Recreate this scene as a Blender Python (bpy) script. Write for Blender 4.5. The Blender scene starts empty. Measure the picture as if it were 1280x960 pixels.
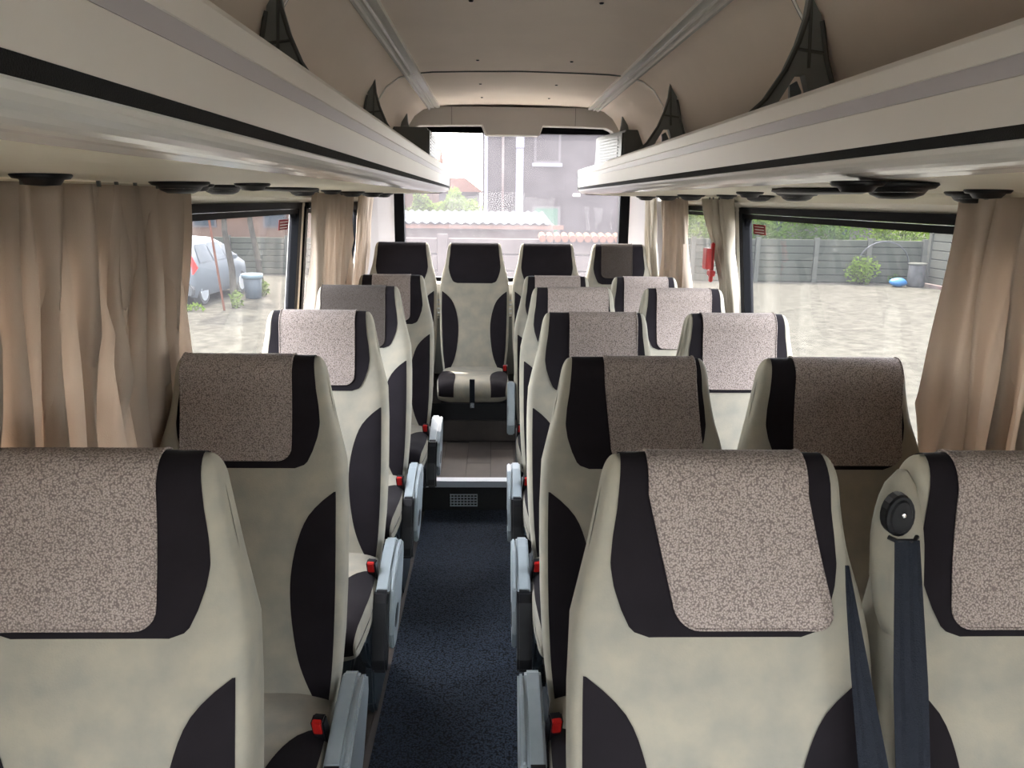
import bpy, bmesh, math, random
from math import sin, cos, pi, radians, sqrt, acos
from mathutils import Vector, Matrix
random.seed(7)
sc = bpy.context.scene
C = sc.collection

# ------------------------------------------------------------------ camera, world, sun, exposure
TH, PS, RO = 0.2350, 0.0261, -0.0116           # pitch down, yaw right, roll
F0 = Vector((sin(PS), cos(PS), 0)); R0 = Vector((cos(PS), -sin(PS), 0)); Z = Vector((0, 0, 1))
FW = F0*cos(TH) - Z*sin(TH); UP = F0*sin(TH) + Z*cos(TH)
CR = R0*cos(RO) - UP*sin(RO); CU = R0*sin(RO) + UP*cos(RO)
cd = bpy.data.cameras.new('camera'); cam = bpy.data.objects.new('camera', cd); C.objects.link(cam)
cam.matrix_world = Matrix(((CR.x, CU.x, -FW.x, -0.128), (CR.y, CU.y, -FW.y, 0.0), (CR.z, CU.z, -FW.z, 1.6), (0, 0, 0, 1)))
cd.sensor_width = 36; cd.lens = 962/1280*36; cd.clip_start = 0.02; cd.clip_end = 400
sc.camera = cam
SUN_DIR = Vector((-0.22, 0.62, 1.15)).normalized()      # towards the sun: high, behind the coach's rear
w = bpy.data.worlds.new('sky'); sc.world = w; w.use_nodes = True
nt = w.node_tree; bg = nt.nodes['Background']
sky = nt.nodes.new('ShaderNodeTexSky'); sky.sky_type = 'NISHITA'; sky.sun_disc = False
sky.sun_elevation = math.asin(SUN_DIR.z); sky.sun_rotation = math.atan2(SUN_DIR.x, SUN_DIR.y)
sky.air_density = 1.0; sky.dust_density = 4.0; sky.ozone_density = 1.0
mx = nt.nodes.new('ShaderNodeMix'); mx.data_type = 'RGBA'; mx.inputs[0].default_value = 0.6
sc1 = nt.nodes.new('ShaderNodeVectorMath'); sc1.operation = 'SCALE'; sc1.inputs['Scale'].default_value = 0.22
nt.links.new(sky.outputs[0], sc1.inputs[0]); nt.links.new(sc1.outputs[0], mx.inputs[6])
mx.inputs[7].default_value = (1.0, 0.985, 0.96, 1)       # bright summer haze
nt.links.new(mx.outputs[2], bg.inputs[0]); bg.inputs[1].default_value = 9.0
sd = bpy.data.lights.new('sun', 'SUN'); sd.energy = 9.0; sd.angle = radians(1.5); sd.color = (1, .95, .86)
so = bpy.data.objects.new('sun', sd); C.objects.link(so); so.rotation_euler = SUN_DIR.to_track_quat('Z', 'Y').to_euler()
sc.view_settings.view_transform = 'Standard'; sc.view_settings.look = 'None'
sc.view_settings.gamma = 1; sc.view_settings.exposure = 1.3
try:
    sc.cycles.max_bounces = 10; sc.cycles.diffuse_bounces = 6; sc.cycles.transparent_max_bounces = 16
    sc.cycles.use_denoising = True
except Exception: pass

# ------------------------------------------------------------------ materials
def mat(name, col, rough=.6, metal=0, spec=.5, sheen=0, noise=None, bump=None, trans=0, wave=None):
    """noise=(scale, amount, second colour or None, detail); bump=(scale, strength, kind)"""
    m = bpy.data.materials.new(name); m.use_nodes = True; n = m.node_tree; b = n.nodes['Principled BSDF']
    b.inputs['Base Color'].default_value = (*col, 1); b.inputs['Roughness'].default_value = rough
    b.inputs['Metallic'].default_value = metal; b.inputs['Specular IOR Level'].default_value = spec
    if sheen: b.inputs['Sheen Weight'].default_value = sheen; b.inputs['Sheen Roughness'].default_value = .4
    tc = n.nodes.new('ShaderNodeTexCoord')
    if noise:
        t = n.nodes.new('ShaderNodeTexNoise'); t.inputs['Scale'].default_value = noise[0]; t.inputs['Detail'].default_value = noise[3] if len(noise) > 3 else 4
        n.links.new(tc.outputs['Object'], t.inputs['Vector'])
        r = n.nodes.new('ShaderNodeMapRange'); r.inputs[1].default_value = .32; r.inputs[2].default_value = .68
        n.links.new(t.outputs[0], r.inputs[0])
        x = n.nodes.new('ShaderNodeMix'); x.data_type = 'RGBA'
        c2 = noise[2] if noise[2] else tuple(c*(1-noise[1]) for c in col)
        x.inputs[6].default_value = (*c2, 1); x.inputs[7].default_value = (*col, 1)
        n.links.new(r.outputs[0], x.inputs[0]); n.links.new(x.outputs[2], b.inputs['Base Color'])
    if bump:
        if bump[2] == 'voronoi': t = n.nodes.new('ShaderNodeTexVoronoi')
        elif bump[2] == 'wave': t = n.nodes.new('ShaderNodeTexWave')
        else: t = n.nodes.new('ShaderNodeTexNoise'); t.inputs['Detail'].default_value = 4
        t.inputs['Scale'].default_value = bump[0]; n.links.new(tc.outputs['Object'], t.inputs['Vector'])
        bp = n.nodes.new('ShaderNodeBump'); bp.inputs['Strength'].default_value = bump[1]; bp.inputs['Distance'].default_value = .004
        n.links.new(t.outputs[0], bp.inputs['Height']); n.links.new(bp.outputs[0], b.inputs['Normal'])
    if trans:
        o = n.nodes['Material Output']; tr = n.nodes.new('ShaderNodeBsdfTranslucent'); tr.inputs[0].default_value = (*col, 1)
        ms = n.nodes.new('ShaderNodeMixShader'); ms.inputs[0].default_value = trans
        n.links.new(b.outputs[0], ms.inputs[1]); n.links.new(tr.outputs[0], ms.inputs[2]); n.links.new(ms.outputs[0], o.inputs[0])
    return m
def pebble(name, dark, light, scale, bumpk=.5):
    m = bpy.data.materials.new(name); m.use_nodes = True; n = m.node_tree; b = n.nodes['Principled BSDF']
    b.inputs['Roughness'].default_value = .9; b.inputs['Sheen Weight'].default_value = .04; b.inputs['Specular IOR Level'].default_value = .12
    tc = n.nodes.new('ShaderNodeTexCoord')
    ns = n.nodes.new('ShaderNodeTexNoise'); ns.inputs['Scale'].default_value = scale*.6; n.links.new(tc.outputs['Object'], ns.inputs['Vector'])
    va = n.nodes.new('ShaderNodeMix'); va.data_type = 'VECTOR'; va.inputs[0].default_value = .0012
    n.links.new(tc.outputs['Object'], va.inputs[4]); n.links.new(ns.outputs['Color'], va.inputs[5])
    v = n.nodes.new('ShaderNodeTexVoronoi'); v.inputs['Scale'].default_value = scale; n.links.new(va.outputs[1], v.inputs['Vector'])
    r = n.nodes.new('ShaderNodeMapRange'); r.inputs[1].default_value = .25; r.inputs[2].default_value = .75; r.inputs[3].default_value = 1; r.inputs[4].default_value = 0
    n.links.new(v.outputs['Distance'], r.inputs[0])
    x = n.nodes.new('ShaderNodeMix'); x.data_type = 'RGBA'; x.inputs[6].default_value = (*dark, 1); x.inputs[7].default_value = (*light, 1)
    n.links.new(r.outputs[0], x.inputs[0]); n.links.new(x.outputs[2], b.inputs['Base Color'])
    bp = n.nodes.new('ShaderNodeBump'); bp.inputs['Strength'].default_value = bumpk; bp.inputs['Distance'].default_value = .0015
    n.links.new(r.outputs[0], bp.inputs['Height']); n.links.new(bp.outputs[0], b.inputs['Normal'])
    return m
def glass_mat(name, haze, tint=(1, 1, 1), hazecol=(.9, .9, .95), base=.02):
    m = bpy.data.materials.new(name); m.use_nodes = True; n = m.node_tree
    for k in list(n.nodes):
        if k.type != 'OUTPUT_MATERIAL': n.nodes.remove(k)
    o = [k for k in n.nodes if k.type == 'OUTPUT_MATERIAL'][0]
    t = n.nodes.new('ShaderNodeBsdfTransparent'); t.inputs[0].default_value = (*tint, 1)
    g = n.nodes.new('ShaderNodeBsdfGlossy'); g.inputs['Roughness'].default_value = .03
    lw = n.nodes.new('ShaderNodeLayerWeight'); lw.inputs[0].default_value = .5      # Schlick reflectance of a thin pane
    pw = n.nodes.new('ShaderNodeMath'); pw.operation = 'POWER'; pw.inputs[1].default_value = 5; n.links.new(lw.outputs['Facing'], pw.inputs[0])
    f = n.nodes.new('ShaderNodeMath'); f.operation = 'MULTIPLY_ADD'; f.inputs[1].default_value = .22; f.inputs[2].default_value = base; n.links.new(pw.outputs[0], f.inputs[0])
    ms = n.nodes.new('ShaderNodeMixShader'); n.links.new(f.outputs[0], ms.inputs[0]); n.links.new(t.outputs[0], ms.inputs[1]); n.links.new(g.outputs[0], ms.inputs[2])
    d = n.nodes.new('ShaderNodeBsdfTranslucent'); d.inputs[0].default_value = (*hazecol, 1)
    tc = n.nodes.new('ShaderNodeTexCoord'); ns = n.nodes.new('ShaderNodeTexNoise'); ns.inputs['Scale'].default_value = 6; ns.inputs['Detail'].default_value = 6
    n.links.new(tc.outputs['Object'], ns.inputs['Vector'])
    mr = n.nodes.new('ShaderNodeMapRange'); mr.inputs[3].default_value = haze*.6; mr.inputs[4].default_value = haze*1.4; n.links.new(ns.outputs[0], mr.inputs[0])
    m2 = n.nodes.new('ShaderNodeMixShader'); n.links.new(mr.outputs[0], m2.inputs[0]); n.links.new(ms.outputs[0], m2.inputs[1]); n.links.new(d.outputs[0], m2.inputs[2])
    n.links.new(m2.outputs[0], o.inputs[0])
    return m
M = dict(
 suede=mat('cream suede', (.262, .238, .188), .9, spec=.2, sheen=.05, noise=(16, .2, (.205, .195, .163), 8), bump=(300, .12, 'noise')),
 navy=mat('dark suede', (.009, .007, .009), .9, spec=.15, sheen=.02, noise=(14, .25, None)),
 cover=pebble('pebbled cover', (.13, .106, .095), (.32, .27, .243), 360, .35),
 cover_b=pebble('brown cover', (.03, .024, .02), (.062, .052, .046), 360, .3),
 arm=mat('grey blue plastic', (.23, .265, .28), .3, noise=(30, .08, None)),
 black=mat('black plastic', (.006, .0065, .008), .4, spec=.25),
 skirt=mat('dark teal plastic', (.018, .028, .036), .5, noise=(20, .3, None)),
 red=mat('red plastic', (.32, .012, .010), .4, spec=.2),
 redflat=mat('red sticker', (.17, .006, .008), .6, spec=.1),
 white=mat('white print', (.75, .7, .68), .6),
 chrome=mat('chrome', (.7, .72, .74), .2, 1),
 alu=mat('brushed aluminium', (.62, .66, .70), .32, .85),
 web=mat('belt webbing', (.009, .011, .016), .8, spec=.15, bump=(420, .4, 'noise')),
 carpet=pebble('aisle carpet', (.0008, .0018, .004), (.022, .034, .055), 170, 1),
 plank=mat('wood vinyl', (.062, .05, .043), .55, spec=.3, noise=(7, .3, (.04, .033, .029), 8)),
 plank2=mat('wood vinyl dark', (.047, .039, .035), .55, spec=.3, noise=(9, .3, (.03, .025, .023), 8)),
 lining=mat('roof lining', (.82, .72, .63), .95, noise=(2.5, .08, None, 6), bump=(250, .2, 'noise')),
 wall=mat('wall trim plastic', (.80, .77, .68), .6, noise=(3, .06, None)),
 pillar=mat('pillar trim', (.58, .56, .58), .6),
 fascia=mat('rack fascia', (.86, .835, .79), .45, noise=(3, .05, None)),
 band=mat('rack lilac band', (.56, .54, .575), .45),
 under=mat('rack underside', (.78, .74, .60), .5, noise=(2.5, .06, None)),
 rail=mat('rack lower rail', (.72, .71, .67), .16, spec=.7),
 felt=mat('black felt strip', (.010, .011, .012), .95, bump=(600, .5, 'noise')),
 shelfm=mat('pale bounce shelf cloth', (.55, .53, .50), .9, spec=.1),  # kept pale so the shelf throws sunlight up to the roof lining
 grey=mat('dark grey plastic', (.085, .09, .085), .5),
 bracket=mat('bracket grey', (.22, .235, .23), .5),
 header=mat('header panel', (.46, .44, .42), .6),
 frame=mat('black window rubber', (.0018, .002, .003), .6, spec=.08),
 curtain=mat('tan curtain', (.47, .385, .31), .9, bump=(400, .15, 'noise'), trans=.29),
 curtain_l=mat('pale curtain', (.50, .45, .37), .9, bump=(400, .15, 'noise'), trans=.3),
 glass=glass_mat('side glass', .006), rglass=glass_mat('rear glass with glare veil', .016, hazecol=(.97, .93, 1.0), base=.006),  # rear pane's pale veil stands in for washed-out glare
 gravel=mat('gravel', (.034, .0325, .0265), .95, spec=0, noise=(5.5, .3, (.019, .018, .0148), 14)),
 concrete=mat('concrete slab', (.026, .0275, .022), .95, spec=0, noise=(1.6, .3, None, 8)),
 post=mat('concrete post', (.036, .0365, .031), .9, spec=0, noise=(3, .2, None)),
 leaf=mat('leaves', (.032, .052, .011), .8, spec=0, noise=(2, .5, (.012, .024, .005)), trans=.35),
 leaf2=mat('bright leaves', (.055, .08, .014), .8, spec=0, noise=(2, .5, (.028, .045, .008)), trans=.35),
 bark=mat('bark', (.03, .027, .022), .95, spec=0, noise=(8, .4, None)),
 rust=mat('rusty stake', (.05, .022, .015), .8, spec=0),
 carp=mat('silver car paint', (.05, .057, .063), .45, spec=.3), carg=mat('car glass', (.008, .012, .016), .35, spec=.12),
 tyre=mat('tyre', (.015, .015, .015), .8),
 bumper=mat('car bumper', (.036, .037, .037), .6, spec=.1),
 bin=mat('bin plastic', (.022, .028, .032), .6, spec=.2), binlid=mat('bin liner', (.07, .095, .105), .5, spec=.2),
 blue=mat('blue bag', (.008, .045, .105), .5, spec=.2),
 stone=mat('old stone barrel', (.04, .04, .04), .95, spec=0, noise=(6, .5, (.02, .02, .02), 8)),
 brick=mat('weathered brick', (.045, .03, .028), .95, spec=0, noise=(2, .4, (.085, .075, .068), 8)),
 render=mat('grey render', (.019, .016, .016), .95, spec=0, noise=(.8, .3, None, 10)),
 render2=mat('pale render', (.045, .04, .04), .95, spec=0, noise=(.8, .2, None, 10)),
 pale=mat('pale slab', (.044, .036, .033), .95, spec=0, noise=(2, .25, None, 8)),
 roofm=mat('corrugated sheet', (.016, .020, .026), .8, spec=.1, noise=(2, .3, None)),
 terra=mat('terracotta tile', (.08, .04, .028), .9, spec=0, noise=(3, .3, None)),
 green=mat('green shutter', (.02, .042, .028), .7, spec=0), pipe=mat('pale pipe', (.085, .082, .098), .6, spec=.2),
 housew=mat('warm house wall', (.055, .036, .027), .95, spec=0, noise=(.8, .3, None)),
)

# ------------------------------------------------------------------ helpers
def link(o, parent=None, label=None, cat=None, group=None, kind=None):
    C.objects.link(o)
    if parent: o.parent = parent
    tag(o, label, cat, group, kind); return o
def tag(o, label=None, cat=None, group=None, kind=None):
    if label: o['label'] = label
    if cat: o['category'] = cat
    if group: o['group'] = group
    if kind: o['kind'] = kind
    return o
def empty(name, loc=(0, 0, 0), label=None, cat=None, group=None, kind=None, rz=0):
    o = bpy.data.objects.new(name, None); o.location = loc; o.rotation_euler = (0, 0, rz); o.empty_display_size = .05
    return link(o, None, label, cat, group, kind)
def mdata(name, v, f, m, smooth=False):
    me = bpy.data.meshes.new(name); me.from_pydata([tuple(p) for p in v], [], f)
    bm = bmesh.new(); bm.from_mesh(me); bmesh.ops.recalc_face_normals(bm, faces=bm.faces); bm.to_mesh(me); bm.free()
    for mm in (m if isinstance(m, (list, tuple)) else [m]): me.materials.append(mm)
    if smooth: me.polygons.foreach_set('use_smooth', [True]*len(me.polygons))
    me.update(); return me
def inst(name, me, parent=None, loc=None, **k):
    o = bpy.data.objects.new(name, me)
    if loc: o.location = loc
    return link(o, parent, **k)
class MB:
    def __init__(s): s.v = []; s.f = []
    def add(s, v, f):
        n = len(s.v); s.v += [tuple(p) for p in v]; s.f += [tuple(i+n for i in q) for q in f]; return s
    def box(s, x0, x1, y0, y1, z0, z1):
        return s.add([(x, y, z) for x in (x0, x1) for y in (y0, y1) for z in (z0, z1)],
                     [(0, 1, 3, 2), (4, 6, 7, 5), (0, 4, 5, 1), (2, 3, 7, 6), (0, 2, 6, 4), (1, 5, 7, 3)])
    def ext(s, poly, a0, a1, axis='y'):
        """extrude a 2D polygon; axis y: poly is (x,z); axis x: poly is (y,z); axis z: poly is (x,y)"""
        n = len(poly); P = lambda p, a: (p[0], a, p[1]) if axis == 'y' else (a, p[0], p[1]) if axis == 'x' else (p[0], p[1], a)
        v = [P(p, a0) for p in poly]+[P(p, a1) for p in poly]
        return s.add(v, [(i, (i+1) % n, (i+1) % n+n, i+n) for i in range(n)]+[tuple(range(n))[::-1], tuple(range(n, 2*n))])
    def grid(s, rows, closed=False, caps=False):
        m = len(rows[0]); v = [p for r in rows for p in r]; f = []
        for i in range(len(rows)-1):
            for j in range(m if closed else m-1):
                f.append((i*m+j, i*m+(j+1) % m, (i+1)*m+(j+1) % m, (i+1)*m+j))
        if caps: f += [tuple(range(m)), tuple(range(len(v)-m, len(v)))]
        return s.add(v, f)
    def tube(s, path, r, n=8):
        path = [Vector(p) for p in path]; rows = []; up = Vector((.013, .021, 1)).normalized()
        for i, p in enumerate(path):
            d = (path[min(i+1, len(path)-1)]-path[max(i-1, 0)]).normalized()
            a = d.cross(up)
            if a.length < .05: a = d.cross(Vector((1, 0, 0)))
            a.normalize(); b = d.cross(a); rr = r[i] if isinstance(r, (list, tuple)) else r
            rows.append([p+a*cos(t)*rr+b*sin(t)*rr for t in [2*pi*k/n for k in range(n)]])
        return s.grid(rows, True, True)
    def lathe(s, prof, c, axis='z', n=24):
        rows = []
        for r, h in prof:
            rows.append([(c[0]+r*cos(t), c[1]+r*sin(t), c[2]+h) if axis == 'z' else (c[0]+h, c[1]+r*cos(t), c[2]+r*sin(t)) for t in [2*pi*k/n for k in range(n)]])
        return s.grid(rows, True, True)
    def me(s, name, m, smooth=False, bevel=0):
        me = mdata(name, s.v, s.f, m, smooth)
        if bevel:
            bm = bmesh.new(); bm.from_mesh(me)
            es = [e for e in bm.edges if len(e.link_faces) == 2 and e.calc_face_angle(0) > .5]
            bmesh.ops.bevel(bm, geom=es, offset=bevel, segments=2, affect='EDGES', clamp_overlap=True)
            for q in bm.faces: q.smooth = False
            bm.to_mesh(me); bm.free()
        return me
    def ob(s, name, m, parent=None, smooth=False, bevel=0, loc=None, **k):
        return inst(name, s.me(name, m, smooth, bevel), parent, loc, **k)
def lerp(t, x):
    if x <= t[0][0]: return t[0][1]
    for (a, p), (b, q) in zip(t, t[1:]):
        if x <= b: return p+(q-p)*(x-a)/(b-a)
    return t[-1][1]
def smo(t, x):            # smooth (Catmull-Rom) table
    n = len(t)
    if x <= t[0][0]: return t[0][1]
    if x >= t[-1][0]: return t[-1][1]
    for i in range(n-1):
        if x <= t[i+1][0]:
            x0, y0 = t[i]; x1, y1 = t[i+1]; h = x1-x0; u = (x-x0)/h
            m0 = (y1-t[i-1][1])/(x1-t[i-1][0])*h if i > 0 else (y1-y0)
            m1 = (t[i+2][1]-y0)/(t[i+2][0]-x0)*h if i < n-2 else (y1-y0)
            return (2*u**3-3*u*u+1)*y0+(u**3-2*u*u+u)*m0+(-2*u**3+3*u*u)*y1+(u**3-u*u)*m1

# ------------------------------------------------------------------ the setting: coach body
Y0, YR = -2.6, 5.42
STEP = .17; YS = 3.79
PX = 5.2
floor = MB().box(-1.08, 1.08, Y0, YS, -.06, -.004).ob('floor', M['plank2'], kind='structure')
def planks(parent, xs, ya, yb, z, ln):
    k = 0
    for i, (a, b) in enumerate(zip(xs, xs[1:])):
        y = ya - (i*.37 % ln)
        while y < yb:
            p, q = max(y, ya), min(y+ln, yb); y += ln; k += 1
            if q-p < .03: continue
            me = MB().box(a+.0012, b-.0012, p+.0012, q-.0012, z-.008, z+random.uniform(0, .0006)).me('plank', M['plank'] if (i*7+k) % 3 else M['plank2'])
            inst('plank', me, parent)
planks(floor, [-1.06, -.92, -.78, -.64, -.50, -.36], .9, YS, 0, .95)
planks(floor, [.04, .18, .32, .46, .60, .74, .88, 1.04], .9, YS, 0, .95)
step = MB().box(-1.08, 1.08, YS, YR, -.06, STEP-.006).ob('step_platform', M['felt'], kind='structure')
planks(step, [-1.06+.132*i for i in range(17)], YS+.02, 4.46, STEP, .62)
MB().ext([(YS-.012, STEP+.004), (YS+.045, STEP+.004), (YS+.045, STEP-.004), (YS-.004, STEP-.004), (YS-.004, STEP-.03), (YS-.012, STEP-.03)], -.52, .06, 'x').ob('step_nosing', M['alu'], step)
g = MB()
for i in range(9): g.box(-.345+i*.0172, -.341+i*.0172, YS-.012, YS-.002, .035, .098)
for i in range(5): g.box(-.347, -.2035, YS-.012, YS-.002, .034+i*.0155, .0375+i*.0155)
g.ob('step_vent', M['alu'], step); step.children[-1]
plinth = MB().box(-1.05, 1.05, 4.50, YR, STEP, .40).ob('rear_plinth', M['black'], kind='structure')
MB().box(-1.05, 1.05, 4.475, 4.497, STEP, .30).ob('kick_panel', M['plank2'], plinth)
carpet = MB().box(-.478, .055, -.2, YS-.004, .0, .011).ob('carpet_runner', M['carpet'], label='dark navy ribbed carpet runner along the aisle floor', cat='carpet')

def wx(z): return .978 + max(0, (1.62-z))*.145 if z > 1.0 else .978+.62*.145   # half-width of the inner wall at height z
WT, WB = 1.575, .78         # window opening heights
wins = [(-2.35, -1.75), (-.75, -.05), (.05, 1.75), (1.80, 3.50), (3.62, 5.05)]  # first two openings, out of view, shortened to dim the front row
for s, nm in ((-1, 'left'), (1, 'right')):
    m = MB()
    def wq(y0, y1, z0, z1):
        pts = [(s*wx(z0), z0), (s*wx(z1), z1), (s*(wx(z1)+.04), z1), (s*(wx(z0)+.04), z0)]
        m.ext(pts, y0, y1)
    wq(Y0, YR, 0, 1.0 if WB > 1 else WB); wq(Y0, YR, WT, 1.66)
    ys = [Y0]+[v for p in wins for v in p]+[YR]
    for a, b in zip(ys[::2], ys[1::2]): wq(a, b, WB, WT)
    m.ob('wall_'+nm, M['wall'], kind='structure')
    for k, (a, b) in enumerate(wins):
        wn = empty('window_%d' % (k+1 if s < 0 else k+6), (0, (a+b)/2, 0), kind='structure')
        yc = (a+b)/2
        fr = MB()
        def fq(y0, y1, z0, z1, t=.012, o=.0):
            fr.ext([(s*(wx(z0)-t+o), z0), (s*(wx(z1)-t+o), z1), (s*(wx(z1)+.03), z1), (s*(wx(z0)+.03), z0)], y0-yc, y1-yc)
        fq(a-.005, b+.005, 1.552, 1.578, .016); fq(a, b, 1.530, 1.549, .008); fq(a, b, WB, WB+.03)
        fq(a-.012, a+.030, WB, 1.56, .010); fq(b-.030, b+.022, WB, 1.56, .012)
        # rounded corner fillets at the top
        for yy, d in ((a+.03, 1), (b-.03, -1)):
            pts = [(yy-yc, 1.531)]+[(yy-yc+d*(.05-.05*sin(t)), 1.531-.05+.05*cos(t)) for t in [pi/2*q/5 for q in range(6)]]
            x = s*(wx(1.5)-.002); n = len(pts)
            fr.add([(x, p[0], p[1]) for p in pts]+[(x+s*.02, p[0], p[1]) for p in pts], [tuple(range(n)), tuple(range(n, 2*n))]+[(i, (i+1) % n, (i+1) % n+n, i+n) for i in range(n)])
        fr.ob('window_frame', M['frame'], wn)
        MB().ext([(s*(wx(WB)+.018), WB), (s*(wx(WT)+.018), WT), (s*(wx(WT)+.021), WT), (s*(wx(WB)+.021), WB)], a-yc, b-yc).ob('pane', M['glass'], wn)
        if k == 3:                         # emergency exit sticker on the pane's rear upper corner
            st = MB(); y1 = b-.085; y0 = y1-.155; z1 = 1.508; z0 = 1.466
            def dq(mb, ya, yb, za, zb, off):
                x = lambda z: s*(wx(z)+.015-off)
                mb.add([(x(za), ya-yc, za), (x(za), yb-yc, za), (x(zb), yb-yc, zb), (x(zb), ya-yc, zb),
                        (x(za)+s*.001, ya-yc, za), (x(za)+s*.001, yb-yc, za), (x(zb)+s*.001, yb-yc, zb), (x(zb)+s*.001, ya-yc, zb)],
                       [(0, 1, 2, 3), (7, 6, 5, 4), (0, 4, 5, 1), (1, 5, 6, 2), (2, 6, 7, 3), (3, 7, 4, 0)])
            dq(st, y0, y1, z0, z1, 0); so_ = st.ob('sticker', M['redflat'], wn)
            pr = MB()
            for zz in (1.498, 1.486, 1.474): dq(pr, y0+.018, y1-.02, zz-.001, zz+.0012, .0012)
            pr.ob('sticker_text', M['white'], so_)
# horizontal wall ledge under the rack (cream moulding above the windows)
for s, nm in ((-1, 'trim_1'), (1, 'trim_2')):
    MB().ext([(s*.985, 1.576), (s*.955, 1.60), (s*.958, 1.632), (s*.99, 1.64)], Y0, 5.2).ob(nm, M['wall'], kind='structure')

# ceiling lining
CP = [(0, 2.196), (.25, 2.192), (.42, 2.187), (.50, 2.180), (.58, 2.160), (.64, 2.118), (.685, 2.05), (.71, 1.98), (.75, 1.88), (.80, 1.80), (.87, 1.73), (.95, 1.68), (1.02, 1.62)]
full = [(-x, z) for x, z in CP[::-1]]+CP[1:]
ce = MB(); cys = [Y0]+[-2+i*.5 for i in range(15)]+[YR]
for off in (0,):
    ce.grid([[(x, y, z) for x, z in full] for y in cys])
    ce.grid([[(x*1.04, y, z+.04) for x, z in full] for y in cys])
ceil = ce.ob('ceiling', M['lining'], kind='structure', smooth=True)
for s in (-1, 1):
    m = MB(); base = [(.475, 2.186), (.478, 2.170), (.500, 2.166), (.503, 2.172), (.512, 2.172), (.514, 2.163), (.522, 2.163), (.524, 2.169), (.534, 2.166), (.537, 2.157), (.547, 2.155), (.56, 2.17)]
    m.ext([(s*x, z) for x, z in base], Y0, 5.33); m.ob('roof_rail', M['alu'] if 0 else M['rail'], ceil)
def seam(y):
    m = MB(); pts = [(x, y, z-.003) for x, z in full if abs(x) < .78]
    m.tube(pts, .0035, 6); m.ob('roof_seam', M['grey'], ceil)
    for s in (-1, 1):
        MB().tube([(s*x, y-.008, z-.006) for x, z in CP if .49 < x < .74], .0035, 6).ob('seam_highlight', M['rail'], ceil)  # pale tube draws the highlight line along the curved seam
seam(3.9); seam(2.15)
sm = MB().lathe([(.001, -.004), (.006, -.0035), (.008, 0)], (0, 0, 0), n=10).me('roof_screw', M['black'], True)
for x, y in ((-.2, 2.56), (.2, 2.56), (-.2, 3.59), (.21, 3.59), (-.2, 4.30), (.2, 4.30), (-.2, 4.85), (.2, 4.85)):
    inst('roof_screw', sm, ceil, (x, y, 2.19))

# rear wall around the big window
WX, WZ0, WZ1 = .735, 1.06, 2.075
rw = MB()
rw.box(-1.08, 1.08, YR, YR+.05, 0, WZ0); rw.box(-1.08, -.80, YR, YR+.05, WZ0, 2.25); rw.box(.80, 1.08, YR, YR+.05, WZ0, 2.25); rw.box(-.8, .8, YR, YR+.05, WZ1, 2.25)
rw.ob('wall_rear', M['wall'], kind='structure')
wn = empty('window_11', (0, YR, 0), kind='structure')
fr = MB(); fr.box(-.81, -WX, -.05, .02, WZ0-.02, WZ1); fr.box(WX, .81, -.05, .02, WZ0-.02, WZ1); fr.box(-.81, .81, -.05, .02, WZ0-.05, WZ0+.012); fr.box(-.81, .81, -.03, .02, 2.035, WZ1)
fr.ob('window_frame', M['frame'], wn)
MB().box(-.78, .78, .004, .008, WZ0, WZ1).ob('pane', M['rglass'], wn)
for s in (-1, 1):      # pale pillar trims
    MB().ext([(s*.81, 5.40), (s*.80, 5.36), (s*.90, 5.28), (s*1.02, 5.20), (s*1.06, 5.42)], .8, 2.1, 'z').ob('pillar_trim', M['pillar'], wn, loc=(0, -YR, 0))
# header panel over the rear window, two openings with a dark sun strip between
hp = [(-.685, 2.02), (-.69, 2.07), (-.665, 2.12), (-.62, 2.155), (-.55, 2.176), (-.48, 2.182), (.48, 2.182), (.55, 2.176), (.62, 2.155), (.665, 2.12), (.69, 2.07), (.685, 2.02),
      (.655, 2.02), (.64, 2.045), (.60, 2.062), (.45, 2.066), (.19, 2.070), (.165, 2.008), (-.185, 2.008), (-.21, 2.070), (-.45, 2.066), (-.60, 2.062), (-.64, 2.045), (-.655, 2.02)]
hd = MB().ext(hp, 5.24, 5.37).ob('header_panel', M['header'], kind='structure', bevel=.004)
lp = MB()
for side in (-1, 1):
    e = [(.655, 2.018), (.64, 2.043), (.60, 2.060), (.45, 2.064), (.19, 2.068), (.166, 2.006)]
    lp.tube([(side*x-(.01 if side < 0 else 0), 5.236, z) for x, z in e], .004, 6)
lp.tube([(-.176, 5.236, 2.007), (.166, 5.236, 2.007)], .004, 6)
lp.ob('header_edge', M['rail'], hd)
for x in (-.40, .40): MB().box(x-.0015, x+.0015, 5.238, 5.25, 2.068, 2.178).ob('panel_joint', M['grey'], hd)
MB().ext([(.70, 2.00), (.705, 2.07), (.68, 2.13), (.63, 2.172), (.55, 2.195), (-.55, 2.195), (-.63, 2.172), (-.68, 2.13), (-.705, 2.07), (-.70, 2.00), (-1.0, 1.6), (-1.0, 2.26), (1.0, 2.26), (1.0, 1.6)], 5.33, 5.36).ob('rear_lining', M['lining'], hd)
MB().box(-.66, .66, 5.375, 5.385, 2.028, 2.075).ob('sun_strip', M['frame'], hd)
# parcel shelf behind the last row, lightened to bounce sun onto the ceiling
sh = MB().box(-.8, .8, 5.20, 5.38, .98, 1.045).ob('parcel_shelf', M['shelfm'], label='lightened grey cloth parcel shelf under the rear window behind the last seats', cat='shelf')
hb = MB().box(-.95, .95, 5.27, 5.38, .41, .80).ob('heater_box', M['grey'], label='dark grey heater box with metal bars behind the last row of seats', cat='heater')
for k in range(4): MB().tube([(-.9, 5.255, .84+.03*k), (.9, 5.255, .84+.03*k)], .006, 6).ob('heater_bar', M['alu'], hb)
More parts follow.
